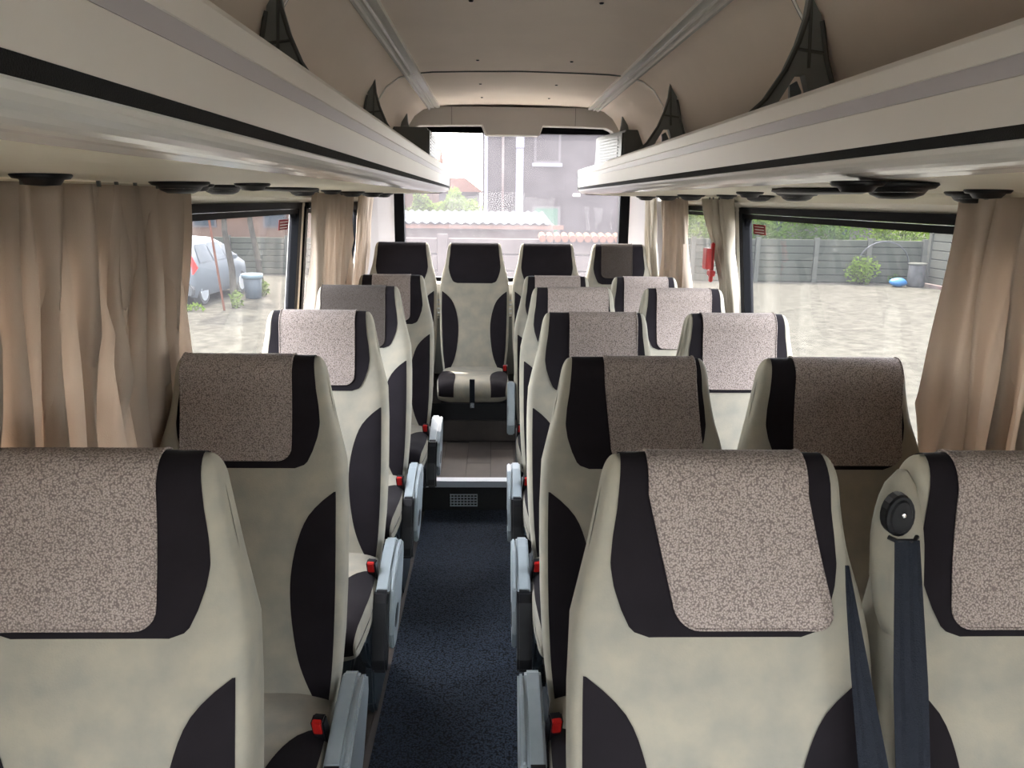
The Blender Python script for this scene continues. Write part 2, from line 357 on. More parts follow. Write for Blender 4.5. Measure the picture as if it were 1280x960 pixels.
# front of the coach behind the photographer: cowl and pillars, windscreen opening shrunk to dim the front seats
fw = MB(); fw.box(-1.08, 1.08, Y0-.05, Y0, 0, .85); fw.box(-1.08, -.9, Y0-.05, Y0, .85, 2.25); fw.box(.9, 1.08, Y0-.05, Y0, .85, 2.25); fw.box(-1.08, 1.08, Y0-.05, Y0, 1.72, 2.25)
fw.ob('wall_front', M['wall'], kind='structure')

# ------------------------------------------------------------------ luggage racks with brackets and air vents
def disc(mb_dark, r, drop):
    return
def make_rack(s):
    nm = 'left' if s < 0 else 'right'
    rk = empty('luggage_rack', (s*.7, 1.2, 1.63), 'long pale overhead luggage rack with lilac band along the %s windows' % nm, 'luggage rack', 'overhead luggage racks')
    off = (-s*.7, -1.2, -1.63); a, b = -2.4, 4.985
    def P(nm_, pts, m, y0=a, y1=b, **k): return MB().ext([(s*x, z) for x, z in pts], y0, y1).ob(nm_, m, rk, loc=off, **k)
    P('fascia', [(.400, 1.776), (.404, 1.784), (.414, 1.784), (.416, 1.750), (.412, 1.680), (.404, 1.680), (.4022, 1.727), (.4045, 1.7285), (.4045, 1.7485), (.4012, 1.750)], M['fascia'])
    P('lilac_band', [(.4030, 1.7283), (.4025, 1.7487), (.408, 1.7487), (.408, 1.7283)], M['band'])
    P('felt_strip', [(.4055, 1.666), (.4050, 1.6805), (.42, 1.6805), (.42, 1.666)], M['felt'])
    n = 7; q = [(.404, 1.6655)]+[(.452-.046*cos(t), 1.664-.024*sin(t)) for t in [pi/2*i/n for i in range(n+1)]]+[(.47, 1.650), (.43, 1.6655)]
    P('lower_rail', q, M['rail'])
    P('ledge', [(.4525, 1.6402), (.4525, 1.647), (.478, 1.645), (.476, 1.6372)], M['rail'])
    P('underside_panel', [(.476, 1.640), (.56, 1.6345), (.75, 1.630), (.90, 1.628), (.99, 1.625), (.99, 1.64), (.476, 1.652)], M['under'])
    P('tray', [(.414, 1.69), (.80, 1.70), (.90, 1.72), (.90, 1.70), (.80, 1.665), (.414, 1.675)], M['grey'])
    P('end_cap', [(.398, 1.786), (.50, 1.786), (.93, 1.72), (.98, 1.625), (.46, 1.634), (.402, 1.66)], M['grey'], b, b+.012)
    # brackets
    for y in (.3, 2.05, 3.60, 5.06 if 0 else 4.90):
        o = [(.655, 2.13), (.648, 2.05), (.632, 1.99), (.605, 1.925), (.56, 1.855), (.50, 1.80), (.455, 1.775), (.50, 1.765), (.565, 1.80), (.60, 1.86), (.632, 1.915), (.655, 1.915), (.675, 1.86), (.69, 1.77), (.77, 1.77), (.735, 1.87), (.705, 1.95), (.685, 2.04), (.672, 2.13)]
        if y > 4.5:
            P('bracket', [(.655, 2.13), (.648, 2.05), (.635, 1.995), (.70, 1.995), (.685, 2.05), (.672, 2.13)], M['bracket'], y, y+.035); continue
        br = P('bracket', o, M['bracket'], y, y+.035)
        rb = MB()
        for e in (o[:7], o[13:18][::-1]):
            rb.tube([(s*x, y-.002, z) for x, z in e], .006, 6)
        rb.tube([(s*.652, y-.003, 2.1), (s*.662, y-.003, 1.93)], .004, 6); rb.tube([(s*.625, y-.002, 1.975), (s*.70, y-.002, 1.965)], .004, 6)
        rb.ob('bracket_rim', M['grey'], br)
        MB().ext([(s*x, z) for x, z in ((.632, 1.895), (.650, 1.905), (.664, 1.88), (.668, 1.78), (.645, 1.775))], y+.038, y+.05).ob('brace_plate', M['arm'], rk, loc=off)
    # round air nozzles, smaller black vents and speaker grilles
    noz = MB().lathe([(.0, -.001), (.060, -.001), (.062, -.004), (.056, -.010), (.046, -.012), (.040, -.020), (.026, -.026), (.001, -.027)], (0, 0, 0), n=28).me('air_nozzle', M['black'], True)
    noz2 = MB().lathe([(.0, -.001), (.040, -.001), (.042, -.004), (.038, -.009), (.030, -.010), (.024, -.018), (.001, -.020)], (0, 0, 0), n=24).me('small_vent', M['black'], True)
    ring = MB().lathe([(.041, -.0135), (.043, -.0165), (.036, -.0185), (.034, -.016)], (0, 0, 0), n=28).me('nozzle_ring', M['chrome'], True)
    spk = MB(); spk.lathe([(.0, -.001), (.090, -.001), (.092, -.006), (.078, -.012), (.001, -.014)], (0, 0, 0), n=32); spk = spk.me('speaker_grille', M['black'], True)
    for (y, dx, kind) in ([(1.20, 0, 1), (1.72, 0, 0), (1.98, .06, 1), (1.90, -.10, 1), (2.10, .04, 0), (2.62, 0, 2), (3.02, .05, 0), (3.2, -.02, 1), (3.78, 0, 0), (3.95, .06, 1), (4.4, 0, 0), (4.55, .05, 1), (4.85, 0, 0)] if s < 0 else
                          [(1.28, -.27, 0), (1.25, -.35, 1), (1.70, .12, 0), (1.50, .02, 1), (1.86, -.16, 2), (2.35, -.02, 0), (2.42, -.14, 1), (3.05, .10, 0), (3.2, .02, 1), (3.5, -.05, 0), (3.82, .03, 1), (4.2, .0, 0), (4.45, .06, 1), (4.8, 0, 0)]):
        x = s*(.80+dx) if s < 0 else .80+dx
        z = 1.6335-(x*s-.56)*.013+.001
        o = inst({0: 'air_nozzle', 1: 'small_vent', 2: 'speaker_grille'}[kind], (noz, noz2, spk)[kind], rk, (x+off[0], y+off[1], z+off[2]))
        if kind == 0: inst('nozzle_ring', ring, o)
        if kind == 2: o.scale = (1.0, 2.0, 1)
    return rk
make_rack(-1); make_rack(1)
# air conditioning boxes on the racks at the rear corners
for s in (-1, 1):
    u = empty('air_conditioner', (s*.75, 4.95, 1.80), 'dark grey air conditioner box with white louvre above the rear %s rack end' % ('left' if s < 0 else 'right'), 'air conditioner', 'rear air conditioner boxes')
    xi0, xi1 = (.50, .505) if s < 0 else (.62, .53)
    of = (-s*.75, -4.95, -1.80); za, zb = 1.79, 2.0
    v = [(s*xi0, 4.62, za), (s*.93, 4.62, za), (s*.93, 5.22, za), (s*xi1, 5.22, za)]
    top = [(s*(xi0+.01), 4.64, zb), (s*.72, 4.64, zb), (s*.72, 5.22, zb), (s*(xi1+.01), 5.22, zb)]
    MB().add(v+top, [(0, 1, 2, 3), (4, 5, 6, 7), (0, 1, 5, 4), (1, 2, 6, 5), (2, 3, 7, 6), (3, 0, 4, 7)]).ob('housing', M['grey'], u, loc=of, bevel=.006)
    lv = MB(); fr_ = MB()
    dirv = Vector((s*(xi1-xi0), .60, 0)); L = dirv.length; dirv.normalize(); nrm = Vector((-s*dirv.y, s*dirv.x*s, 0)) if 0 else Vector((dirv.y, -dirv.x, 0))*(1 if s < 0 else -1)
    A = Vector((s*xi0, 4.62, 0))
    def lq(mb, t0, t1, z0, z1, o0, o1):
        pts = []
        for z in (z0, z1):
            for t, o in ((t0, o0), (t1, o0), (t1, o1), (t0, o1)): pts.append(A+dirv*t+nrm*o+Vector((0, 0, z)))
        mb.add(pts, [(0, 1, 2, 3), (4, 5, 6, 7), (0, 1, 5, 4), (1, 2, 6, 5), (2, 3, 7, 6), (3, 0, 4, 7)])
    lq(fr_, .03, .57, 1.80, 1.985, -.012, .003); fr_.ob('louvre_panel', M['grey'], u, loc=of)
    for i in range(9): lq(lv, .10, .48, 1.815+i*.018, 1.8245+i*.018, .002, .006)
    lv.ob('louvre_slats', M['black'], u, loc=of)

# ------------------------------------------------------------------ seats
ZT = 1.232
WT_ = [(.36, .190), (.45, .205), (.55, .216), (.70, .2235), (.88, .2255), (.97, .222), (1.03, .211), (1.09, .194), (1.15, .182), (1.20, .175), (1.25, .170)]
FT = [(.36, .175), (.46, .150), (.56, .140), (.70, .118), (.85, .088), (1.0, .045), (1.10, .018), (1.18, .004), (1.25, .0)]      # how far forward the front face is
HT = [(.36, .05), (.5, .055), (.8, .058), (1.0, .052), (1.1, .045), (1.25, .038)]                                             # half thickness
RT = .046
def zs_list(n=30):
    L = [(.36+(ZT-RT-.36)*i/n, 0) for i in range(n+1)]
    return L
def spt(kind, t, u):
    """seat back surface. kind 'f' front at height t, 'r' over the top at angle t (0 front .. pi back), 'b' back at height t."""
    p = 5.5; e = max(0, 1-abs(u)**p)**(1/p)
    if kind == 'r': z = ZT-RT+RT*sin(t); sg = cos(t); wsc = 1-.16*(1-cos(min(t, pi-t)))**1.0*.55
    else: z = t; sg = 1 if kind == 'f' else -1; wsc = 1
    wv = smo(WT_, z)*wsc; h = lerp(HT, z); yc = -(smo(FT, z)-h) if z > 0 else 0
    q = min(1, max(0, (1.10-z)/.15)); bol = .017*max(0, (abs(u)-.40)/.5)**2*q*q*(3-2*q)*e**2
    y = yc - h*sg*e - (bol if sg > 0 else 0)
    if kind == 'r': y = yc - h*sg*e
    return Vector((u*wv, y, z))
def chain(zf0, zf1=None, over=None, zb=None, nz=24, nr=12):
    """list of (kind,t) along front up, over the top and down the back"""
    zt = ZT-RT; out = []
    top = zt if over is not None else zf1
    out += [('f', zf0+(top-zf0)*i/nz) for i in range(nz+1)]
    if over is not None:
        out += [('r', over*i/nr) for i in range(1, nr+1)]
        if zb is not None: out += [('b', zt-(zt-zb)*i/8) for i in range(1, 9)]
    return out
US = []
for i in range(81):
    a = pi*i/80; US.append(math.copysign(abs(cos(a))**(2/5.5), cos(a)) if abs(cos(a)) > 1e-9 else 0)
def back_mesh():
    rows = [[spt(k, t, u) for u in US] for k, t in chain(.36, over=pi, zb=.36, nz=64, nr=16)]
    return MB().grid(rows).me('backrest', M['suede'], True)
def patch(name, ch, ulo, uhi, m, nu=16, off=.0024, thick=0):
    """strip of fabric hugging the back; ulo/uhi are functions of (kind,t) giving x in metres"""
    rows = []
    for k, t in ch:
        a, b = ulo(k, t), uhi(k, t); z = t if k != 'r' else ZT-RT+RT*sin(t)
        wv = abs(spt(k, t, 1).x)
        r = []
        for j in range(nu+1):
            x = a+(b-a)*j/nu; u = max(-.995, min(.995, x/wv))
            p = spt(k, t, u); d = 1e-3
            du = spt(k, t, min(.999, u+d))-spt(k, t, u-d)
            if k == 'r': dv = spt(k, min(pi, t+d), u)-spt(k, max(0, t-d), u)
            else: dv = (spt(k, t+d, u)-spt(k, t-d, u))*(1 if k == 'f' else -1)
            n = du.cross(dv); n.normalize()
            r.append(p+n*off)
        rows.append(r)
    mb = MB().grid(rows)
    if thick:
        rim = rows[0][:]+[r[-1] for r in rows[1:]]+rows[-1][::-1][1:]+[r[0] for r in rows[-2:0:-1]]
        inner = []
        mb.tube(rim+[rim[0]], thick, 6)
    return mb.me(name, m, True)
HP = [(.981, .112), (.984, .128), (.995, .141), (1.02, .153), (1.05, .163), (1.08, .1675), (1.12, .164), (1.16, .158), (1.20, .155), (1.25, .150)]
def hw(k, t):
    z = t if k != 'r' else ZT-RT+RT*sin(t); return lerp(HP, z)
head_me = patch('headrest_panel', chain(.981, over=pi, zb=1.15, nz=26), lambda k, t: -hw(k, t), lambda k, t: hw(k, t), M['navy'], 16)
SP = [(.395, .190), (.42, .168), (.47, .140), (.53, .120), (.62, .106), (.70, .102), (.76, .107), (.82, .121), (.87, .142), (.905, .172), (.93, .204)]
side_me = {s: patch('bolster_panel', chain(.395, .93, nz=30), (lambda k, t: smo(SP, t)) if s > 0 else (lambda k, t: -.925*smo(WT_, t)), (lambda k, t: .925*smo(WT_, t)) if s > 0 else (lambda k, t: -smo(SP, t)), M['navy'], 16) for s in (-1, 1)}
back_me = back_mesh()
shell_me = patch('back_shell', [('b', .42+.6*i/12) for i in range(13)][::-1], lambda k, t: -.78*smo(WT_, t), lambda k, t: .78*smo(WT_, t), M['grey'], 12, .006)
# cushion
CW = [(.10, .195), (.25, .212), (.45, .218), (.60, .208), (.66, .200)]
CTp = [(.10, .452), (.2, .452), (.35, .458), (.5, .466), (.58, .458), (.66, .44)]
def cpt(kind, t, u):
    p = 4.5; e = max(0, 1-abs(u)**p)**(1/p); L = .635; R = .065
    if kind == 'r': l = L-R+R*sin(t); sg = cos(t)
    else: l = t; sg = 1 if kind == 'f' else -1
    top = lerp(CTp, l); bot = .325; h0 = (lerp(CTp, L-R)-bot)/2 if kind == 'r' else (top-bot)/2
    c = bot+h0; wv = smo(CW, l)
    z = c+h0*sg*e
    if sg > 0: z += .010*max(0, abs(u)-.5)*min(1, l/.3)
    return Vector((u*wv, -l, z))
def cchain(l0, over=None, lb=None, n=14, nr=10):
    o = [('f', l0+(.57-l0)*i/n) for i in range(n+1)]
    if over: o += [('r', over*i/nr) for i in range(1, nr+1)]
    if lb is not None: o += [('b', .57-(.57-lb)*i/6) for i in range(1, 7)]
    return o
US2 = []
for i in range(31):
    a = pi*i/30; US2.append(math.copysign(abs(cos(a))**(2/4.5), cos(a)) if abs(cos(a)) > 1e-9 else 0)
cush_me = MB().grid([[cpt(k, t, u) for u in US2] for k, t in cchain(.10, pi, .10)]).me('seat_cushion', M['suede'], True)
CPn = [(.27, .195), (.31, .150), (.37, .122), (.45, .108), (.56, .104), (.635, .110)]
def cpatch(s):
    rows = []
    for k, t in cchain(.27, 1.9, n=16):
        l = t if k == 'f' else .57+.065*sin(t); a = smo(CPn, l); b = .965*smo(CW, l); r = []
        for j in range(9):
            x = s*(a+(b-a)*j/8); u = x/smo(CW, l); p = cpt(k, t, u); d = 1e-3
            du = cpt(k, t, u+d)-cpt(k, t, u-d); dv = cpt(k, t+d, u)-cpt(k, t-d, u)
            n = dv.cross(du).normalized()
            if n.z < -.2 and k == 'f': n = -n
            if k == 'r' and n.dot(Vector((0, -sin(t), cos(t)))) < 0: n = -n
            r.append(p+n*.0018)
        rows.append(r)
    return MB().grid(rows).me('cushion_panel', M['navy'], True)
cpan = {s: cpatch(s) for s in (-1, 1)}
# armrest on side s: sloping grey top, drooping black pad, grey side plate with a slot
def arm_meshes(s):
    x0, x1 = s*.222, s*.262
    A = lambda pts: [(-l, z) for l, z in pts]
    body = MB().ext(A([(.115, .47), (.125, .495), (.15, .503), (.20, .495), (.30, .468), (.385, .440), (.40, .42), (.38, .39), (.30, .40), (.20, .42), (.13, .44)]), x0, x1, 'x').me('armrest', M['arm'], bevel=.006)
    pad = MB().ext(A([(.375, .441), (.395, .438), (.420, .415), (.455, .34), (.480, .26), (.485, .225), (.470, .212), (.450, .216), (.435, .26), (.415, .33), (.385, .39), (.365, .40)]), s*.218, s*.264, 'x').me('armrest_pad', M['black'], bevel=.007)
    plate = MB().ext(A([(.12, .48), (.15, .500), (.22, .492), (.31, .466), (.375, .435), (.41, .38), (.425, .31), (.41, .255), (.36, .25), (.29, .275), (.21, .33), (.15, .40), (.12, .44)]), s*.262, s*.278, 'x').me('side_plate', M['arm'], bevel=.005)
    slot = MB().ext(A([(.345+.045*cos(t), .335+.022*sin(t)+.25*.045*cos(t)*-1) for t in [2*pi*i/14 for i in range(14)]]), s*.276, s*.2795, 'x').me('plate_slot', M['black'])
    return body, pad, plate, slot
arms = {s: arm_meshes(s) for s in (-1, 1)}
def raised_arm(s):
    A = lambda pts: [(-l, z) for l, z in pts]
    body = MB().ext(A([(.10, .44), (.12, .40), (.17, .40), (.19, .46), (.175, .56), (.15, .66), (.13, .685), (.09, .68), (.075, .64), (.085, .54)]), s*.222, s*.262, 'x').me('armrest', M['arm'], bevel=.007)
    pad = MB().ext(A([(.06, .66), (.09, .68), (.085, .54), (.10, .44), (.075, .44), (.05, .54)]), s*.224, s*.260, 'x').me('armrest_pad', M['black'], bevel=.005)
    return body, pad
buck = MB().box(-.015, .015, -.014, .014, -.075, .012).me('belt_buckle', M['black'], bevel=.004)
btn = MB().box(-.0105, .0105, -.0165, -.004, -.022, .0155).me('release_button', M['red'], bevel=.002)
stalk = MB().box(-.008, .008, -.005, .005, -.16, -.07).me('buckle_stalk', M['black'])
def pedestal(zb):
    m = MB(); rows = []
    for z, l0, l1, wv in ((zb, .10, .40, .15), (zb+.03, .11, .39, .15), (.12, .14, .36, .13), (.30, .10, .44, .17), (.328, .08, .50, .19)):
        if z < zb: z = zb+.04
        rows.append([(-wv, -l0, z), (wv, -l0, z), (wv, -l1, z), (-wv, -l1, z)])
    return m.grid(rows, True, True).me('seat_pedestal', M['skirt'], bevel=.006)
ped_cache = {}
def skirt_me(s, zb):
    A = [(-.06, .42), (-.50, .33), (-.47, .25), (-.40, .18), (-.40, zb+.05), (-.37, zb), (-.12, zb), (-.09, zb+.05), (-.09, .30)]
    return MB().ext(A, s*.185, s*.212, 'x').me('side_skirt', M['skirt'], bevel=.008)
def cover_mesh(skew, x0, x1, zb, wr):
    """pebbled slip cover over the headrest: x0..x1 at the top, slanted by skew towards the bottom, rounded lower corners"""
    zt = ZT-RT
    def ed(k, t, side):
        z = t if k == 'f' else (ZT if k == 'r' else ZT)
        zz = t if k == 'f' else zt; fr_ = (zt-zz)/(zt-zb)
        base = (x0 if side < 0 else x1)+skew*fr_
        if k == 'f' and zz-zb < .030:
            d = .030-(zz-zb); base += -side*(.030-sqrt(max(0, .030**2-d*d)))
        return base
    ch = [('f', zb+.030*(1-cos(pi/2*i/6))) for i in range(6)]+[('f', zb+.030+(zt-zb-.030)*i/22) for i in range(23)]+[('r', pi*i/12) for i in range(1, 13)]+[('b', zt-.09*i/4) for i in range(1, 5)]
    return patch('headrest_cover', ch, lambda k, t: ed(k, t, -1), lambda k, t: ed(k, t, 1), wr, 14, .0055, .0022)

seat_no = 0
def seat(x, y, label, group, dz=0, fz=0, cover=None, arm=0, buckle=0, up=False, base=True, brown=False, rz=0, tilt=0):
    r = empty('passenger_seat', (x, y, dz), label, 'seat', group, rz=rz)
    inst('backrest', back_me, r); inst('headrest_panel', head_me, r, label='dark navy headrest panel'); inst('back_shell', shell_me, r)
    for s in (-1, 1): inst('bolster_panel', side_me[s], r); inst('cushion_panel', cpan[s], r)
    inst('seat_cushion', cush_me, r)
    if cover is not None:
        inst('headrest_cover', cover_mesh(*cover, M['cover_b'] if brown else M['cover']), r)
    if base:
        zb = fz-dz
        if zb not in ped_cache: ped_cache[zb] = (pedestal(zb), {s: skirt_me(s, zb) for s in (-1, 1)})
        inst('seat_pedestal', ped_cache[zb][0], r)
        if arm: inst('side_skirt', ped_cache[zb][1][arm], r)
    if arm:
        if up:
            b_, p_ = raised_arm(arm); a = inst('armrest', b_, r, label='armrest folded upright'); inst('armrest_pad', p_, a)
        else:
            b_, p_, pl, sl = arms[arm]; a = inst('armrest', b_, r); inst('armrest_pad', p_, a); q = inst('side_plate', pl, a); inst('plate_slot', sl, r)
    if buckle:
        b = inst('belt_buckle', buck, r, (buckle*.199, -.30, .485)); b.rotation_euler = (radians(18), 0, radians(-8*buckle))
        inst('release_button', btn, b); inst('buckle_stalk', stalk, b)
    return r
RX, WXs, LX = .214, .694, -.702
D = [1.053, 1.774, 2.525, 3.280, 4.138]
ords = ['nearest', 'second', 'third', 'fourth', 'fifth']
gl, ga, gw, gr_ = 'single seats along the left windows', 'aisle seats of the right-hand pairs', 'window seats of the right-hand pairs', 'seats of the raised last row'
LL = ['nearest seat on the left, its wide grey headrest cover cut by the frame',
      'beige and navy seat second from the front on the left, beside the tan curtain',
      'beige navy seat third on the left, gravel seen behind its headrest',
      'beige and navy seat fourth on the left with plain brown headrest cover',
      'beige and navy seat fifth on the left, farthest single seat before the last row']
LA_ = ['large beige and navy aisle seat, nearest right of the aisle, in full view',
       'aisle seat second from the front, right of the aisle, with brownish headrest cover',
       'aisle seat third from the front, right of the aisle, before the step',
       'aisle seat fourth from the front, right of the aisle',
       'aisle seat fifth on the right with armrest folded upright by the step']
LW_ = ['right window seat nearest the camera with black belt guide on its shoulder',
       'window seat second from the front on the right, headrest cover hanging low',
       'window seat third from the front on the right, beside the gravel view',
       'window seat fourth from the front on the right, beside the twisted curtain',
       'window seat fifth on the right, half hidden by a straight curtain']
cL = [(.0, -.20, .092, .993), (.0, -.155, .102, .999), (0, -.126, .118, 1.0), (0, -.155, .115, .985), (0, -.10, .10, 1.0)]
cA = [(.045, -.112, .118, .992), (.020, -.075, .140, .997), (0, -.085, .138, .98), (0, -.105, .150, .98), (0, -.115, .125, .99)]
cW = [(-.01, -.115, .16, .993), (-.005, -.098, .160, .992), (0, -.120, .125, .992), (0, -.118, .115, .985), (0, -.115, .12, .99)]
for i in range(5):
    dz = 0 if i < 4 else -.034; fz = 0 if i < 4 else STEP; last = i == 4
    seat(LX+(.03 if last else 0), D[i], LL[i], gl, dz, fz, cL[i], 1, 1, brown=(i == 3))
    seat(RX, D[i], LA_[i], ga, dz, fz, cA[i], -1, -1, up=last)
    s_ = seat(WXs-(.02 if i == 0 else 0), D[i], LW_[i], gw, dz, fz, cW[i])
    if i == 0: belt_seat = s_
LR = ['last-row seat at the left end with plain navy headrest, before the rear window',
      'last-row seat facing the aisle in full view, plain navy headrest, red buckle',
      'last-row seat right of the aisle one, plain navy headrest, partly hidden by nearer seats',
      'last-row seat at the right end with brown headrest cover']
for j in range(4):
    seat(-.716+.4685*j, 5.037, LR[j], gr_, .092, .40, cover=(0, -.115, .085, 1.02) if j == 3 else None, base=False, buckle=1 if j in (0, 1) else 0, brown=(j == 3))
    if j in (1, 2): pass
bs = MB()
for j in range(4): bs.box(-.716+.4685*j-.19, -.716+.4685*j+.19, 4.52, 4.95, .40, .425)
bs.ob('bench_frame', M['black'], plinth)
lapb = MB().box(-.262, -.232, 4.385, 4.393, .435, .575).box(-.262, -.232, 4.385, 4.52, .43, .436).ob('lap_belt_strap', M['web'], label='dark lap belt strap hanging over the front of the aisle-facing last-row seat', cat='seat belt')
MB().box(-.259, -.235, 4.376, 4.386, .405, .437).ob('belt_tongue', M['chrome'], lapb)

# three-point belt at the nearest window seat
def ribbon(pts, wv, m=MB, n=6, th=.0012):
    rows = []
    for (p, wd, ax) in zip(pts, wv, [None]*len(pts)):
        p = Vector(p); rows.append([p+Vector((wd/2*(2*j/n-1), .0012*sin(j*2.6+p.z*9), 0)) for j in range(n+1)])
    mb = MB().grid(rows); mb.grid([[q+Vector((0, th, 0)) for q in r] for r in rows]); return mb
bx = belt_seat.location.x; by = belt_seat.location.y
sho = MB(); rows = []
for i in range(13):
    t = i/12; z = .98+.235*t; rr = .040*min(1, sqrt(max(0, 1-((t-.45)/.56)**2))+.02)
    rows.append([(-.190+rr*1.15*cos(a)*(1 if cos(a) < 0 else .6), -.004+(-.05*(1-t))-rr*.9*sin(a)+.02, z) for a in [2*pi*k/16 for k in range(16)]])
sho.grid(rows, True, True).ob('belt_shoulder', M['suede'], belt_seat, smooth=True)
gd = MB(); rows = []
for i in range(9):
    t = i/8; y = -.062+.03*t; k_ = [.6, .85, .96, 1, 1, 1, 1, 1, 1][i]
    rows.append([(-.225+.021*k_*cos(a), y, 1.170+(.033*k_*sin(a) if sin(a) > 0 else .03*k_*sin(a))) for a in [2*pi*q/20 for q in range(20)]])
gd.grid(rows[1:], True, True).ob('belt_guide', M['black'], belt_seat, bevel=.004)
MB().lathe([(.0005, 0), (.003, -.0005), (.0035, -.002)], (0, 0, 0), n=12).ob('guide_screw', M['chrome'], belt_seat, loc=(-.225, -.063, 1.176)).rotation_euler = (radians(90), 0, 0)
MB().tube([(-.246, -.066, 1.146), (-.238, -.075, 1.144), (-.213, -.075, 1.144), (-.205, -.066, 1.146)], .0035, 8).ob('guide_bar', M['black'], belt_seat, smooth=True)
z_ = [1.146-.04*i for i in range(20)]
ribbon([(-.225+.022*((1.146-z)/.42), -.078-.20*(1.146-z), z) for z in z_], [.036+.012*min(1, (1.146-z)/.2) for z in z_]).ob('seat_belt', M['web'], belt_seat)
z2 = [1.10-.0275*i for i in range(12)]
ribbon([(-.297+.036*((1.10-z)/.3)**1.1, -.062-.30*(1.10-z), z) for z in z2], [.006+.036*min(1, ((1.10-z)/.27))**.9 for z in z2]).ob('seat_belt', M['web'], belt_seat)
tg = MB().box(-.272, -.218, -.168, -.140, .775, .800).ob('belt_tongue', M['black'], belt_seat, bevel=.004)
MB().box(-.258, -.240, -.166, -.158, .745, .780).ob('tongue_plate', M['chrome'], tg, bevel=.002)
MB().box(-.268, -.230, -.175, -.145, .665, .752).ob('belt_buckle', M['black'], belt_seat, bevel=.005)

# ------------------------------------------------------------------ curtains
hook_me = MB().box(-.003, .003, -.003, .003, -.005, .006).me('curtain_hook', M['grey'])
def curtain(name, s, label, top, bot, ztop, zbot, nf, amp, m=None, seed=1, waist=None, xin=.93):
    rnd = random.Random(seed); ph = [rnd.uniform(-.5, .5) for _ in range(nf*2+2)]; ampf = [rnd.uniform(.5, 1.3) for _ in range(nf+2)]
    n = nf*14; rows = []; nz = 26
    for iz in range(nz+1):
        v = iz/nz; z = ztop+(zbot-ztop)*v; r = []
        if waist:      # (v, y0, y1)
            vv, w0, w1 = waist
            if v < vv: k = (v/vv); k = k*k*(3-2*k); a = top[0]+(w0-top[0])*k; b = top[1]+(w1-top[1])*k
            else: k = (v-vv)/(1-vv); k = k*k*(3-2*k); a = w0+(bot[0]-w0)*k; b = w1+(bot[1]-w1)*k
        else: a = top[0]+(bot[0]-top[0])*v; b = top[1]+(bot[1]-top[1])*v
        for i in range(n+1):
            u = i/n; q = u*nf; f = int(min(nf-1, q)); loc = q-f
            uu = u + .3/nf*ph[f]*sin(pi*loc)*(.7+.3*v)+ .10/nf*sin(v*4+2*q)*v*sin(pi*loc)
            sw = sin(2*pi*q+(.35*sin(2.3*v+seed)+.5*sin(1.6*q+seed))*v)+.35*sin(5.3*q+seed+.5*v)
            am = amp*(ampf[f]*(1-loc)+ampf[f+1]*loc)*(.7+.5*v if not waist else .9)
            xx = xin+max(0, 1.62-z)*.10 - am*(1-abs(min(1, max(-1, sw/1.25)))**.65)*1.15 + .006*sin(9*v+5*u*nf)
            r.append((s*xx, a+(b-a)*uu+ .42*am*cos(2*pi*q+v*1.5), z))
        rows.append(r)
    mb = MB().grid(rows)
    c = mb.ob(name, m or M['curtain'], smooth=True, label=label, cat='curtain', group='tan window curtains')
    c.modifiers.new('thickness', 'SOLIDIFY').thickness = .0015
    for i in range(nf): inst('curtain_hook', hook_me, c, rows[0][i*14+7])
    return c
curtain('curtain', -1, 'wide tan pleated curtain filling the left edge of the picture', (.30, 1.98), (.30, 1.98), 1.620, .78, 17, .070, seed=3)  # forward end added out of view to cut light on the first row
curtain('curtain', -1, 'tan curtain second on the left, hanging behind the red sticker pane', (3.49, 4.34), (3.47, 4.26), 1.620, .85, 6, .06, seed=5)
curtain('curtain', -1, 'pinkish tan curtain at the left rear corner beside the rear window', (4.74, 5.20), (4.58, 5.08), 1.620, .85, 5, .035, seed=8, xin=.93)
curtain('curtain', 1, 'tan pleated curtain at the right edge of the picture', (.30, 1.68), (.30, 1.80), 1.616, .78, 14, .07, seed=11)  # drawn forward beyond the view to shade the nearest seats
curtain('curtain', 1, 'pale curtain twisted and tucked beside the right window pillar', (3.45, 3.82), (3.44, 3.58), 1.616, .82, 6, .05, M['curtain_l'], seed=14, waist=(.55, 3.42, 3.58))
curtain('curtain', 1, 'brown straight curtain third from the right with sharp pleats', (4.25, 4.80), (4.22, 4.86), 1.616, .85, 6, .05, seed=17)
curtain('curtain', 1, 'pale curtain at the right rear corner behind the brown one', (4.98, 5.26), (4.96, 5.18), 1.616, .85, 4, .04, M['curtain_l'], seed=21, xin=.90)
# red hammer hanging beside the twisted curtain
hm = empty('escape_hammer', (.845, 3.55, 1.33), 'red plastic escape hammer holder hanging by the twisted pale curtain', 'hammer')
MB().box(-.004, .022, -.035, .03, -.03, .065).ob('holder', M['red'], hm, bevel=.003)
MB().box(.024, .040, -.012, .012, -.09, .09).ob('hammer_handle', M['red'], hm, bevel=.004)
MB().box(.020, .044, -.03, .03, -.062, -.035).ob('hammer_head', M['red'], hm, bevel=.003)

# ------------------------------------------------------------------ outside
GZ = -1.0
MB().box(-90, 90, -60, 120, GZ-.2, GZ).ob('ground', M['gravel'], kind='structure')
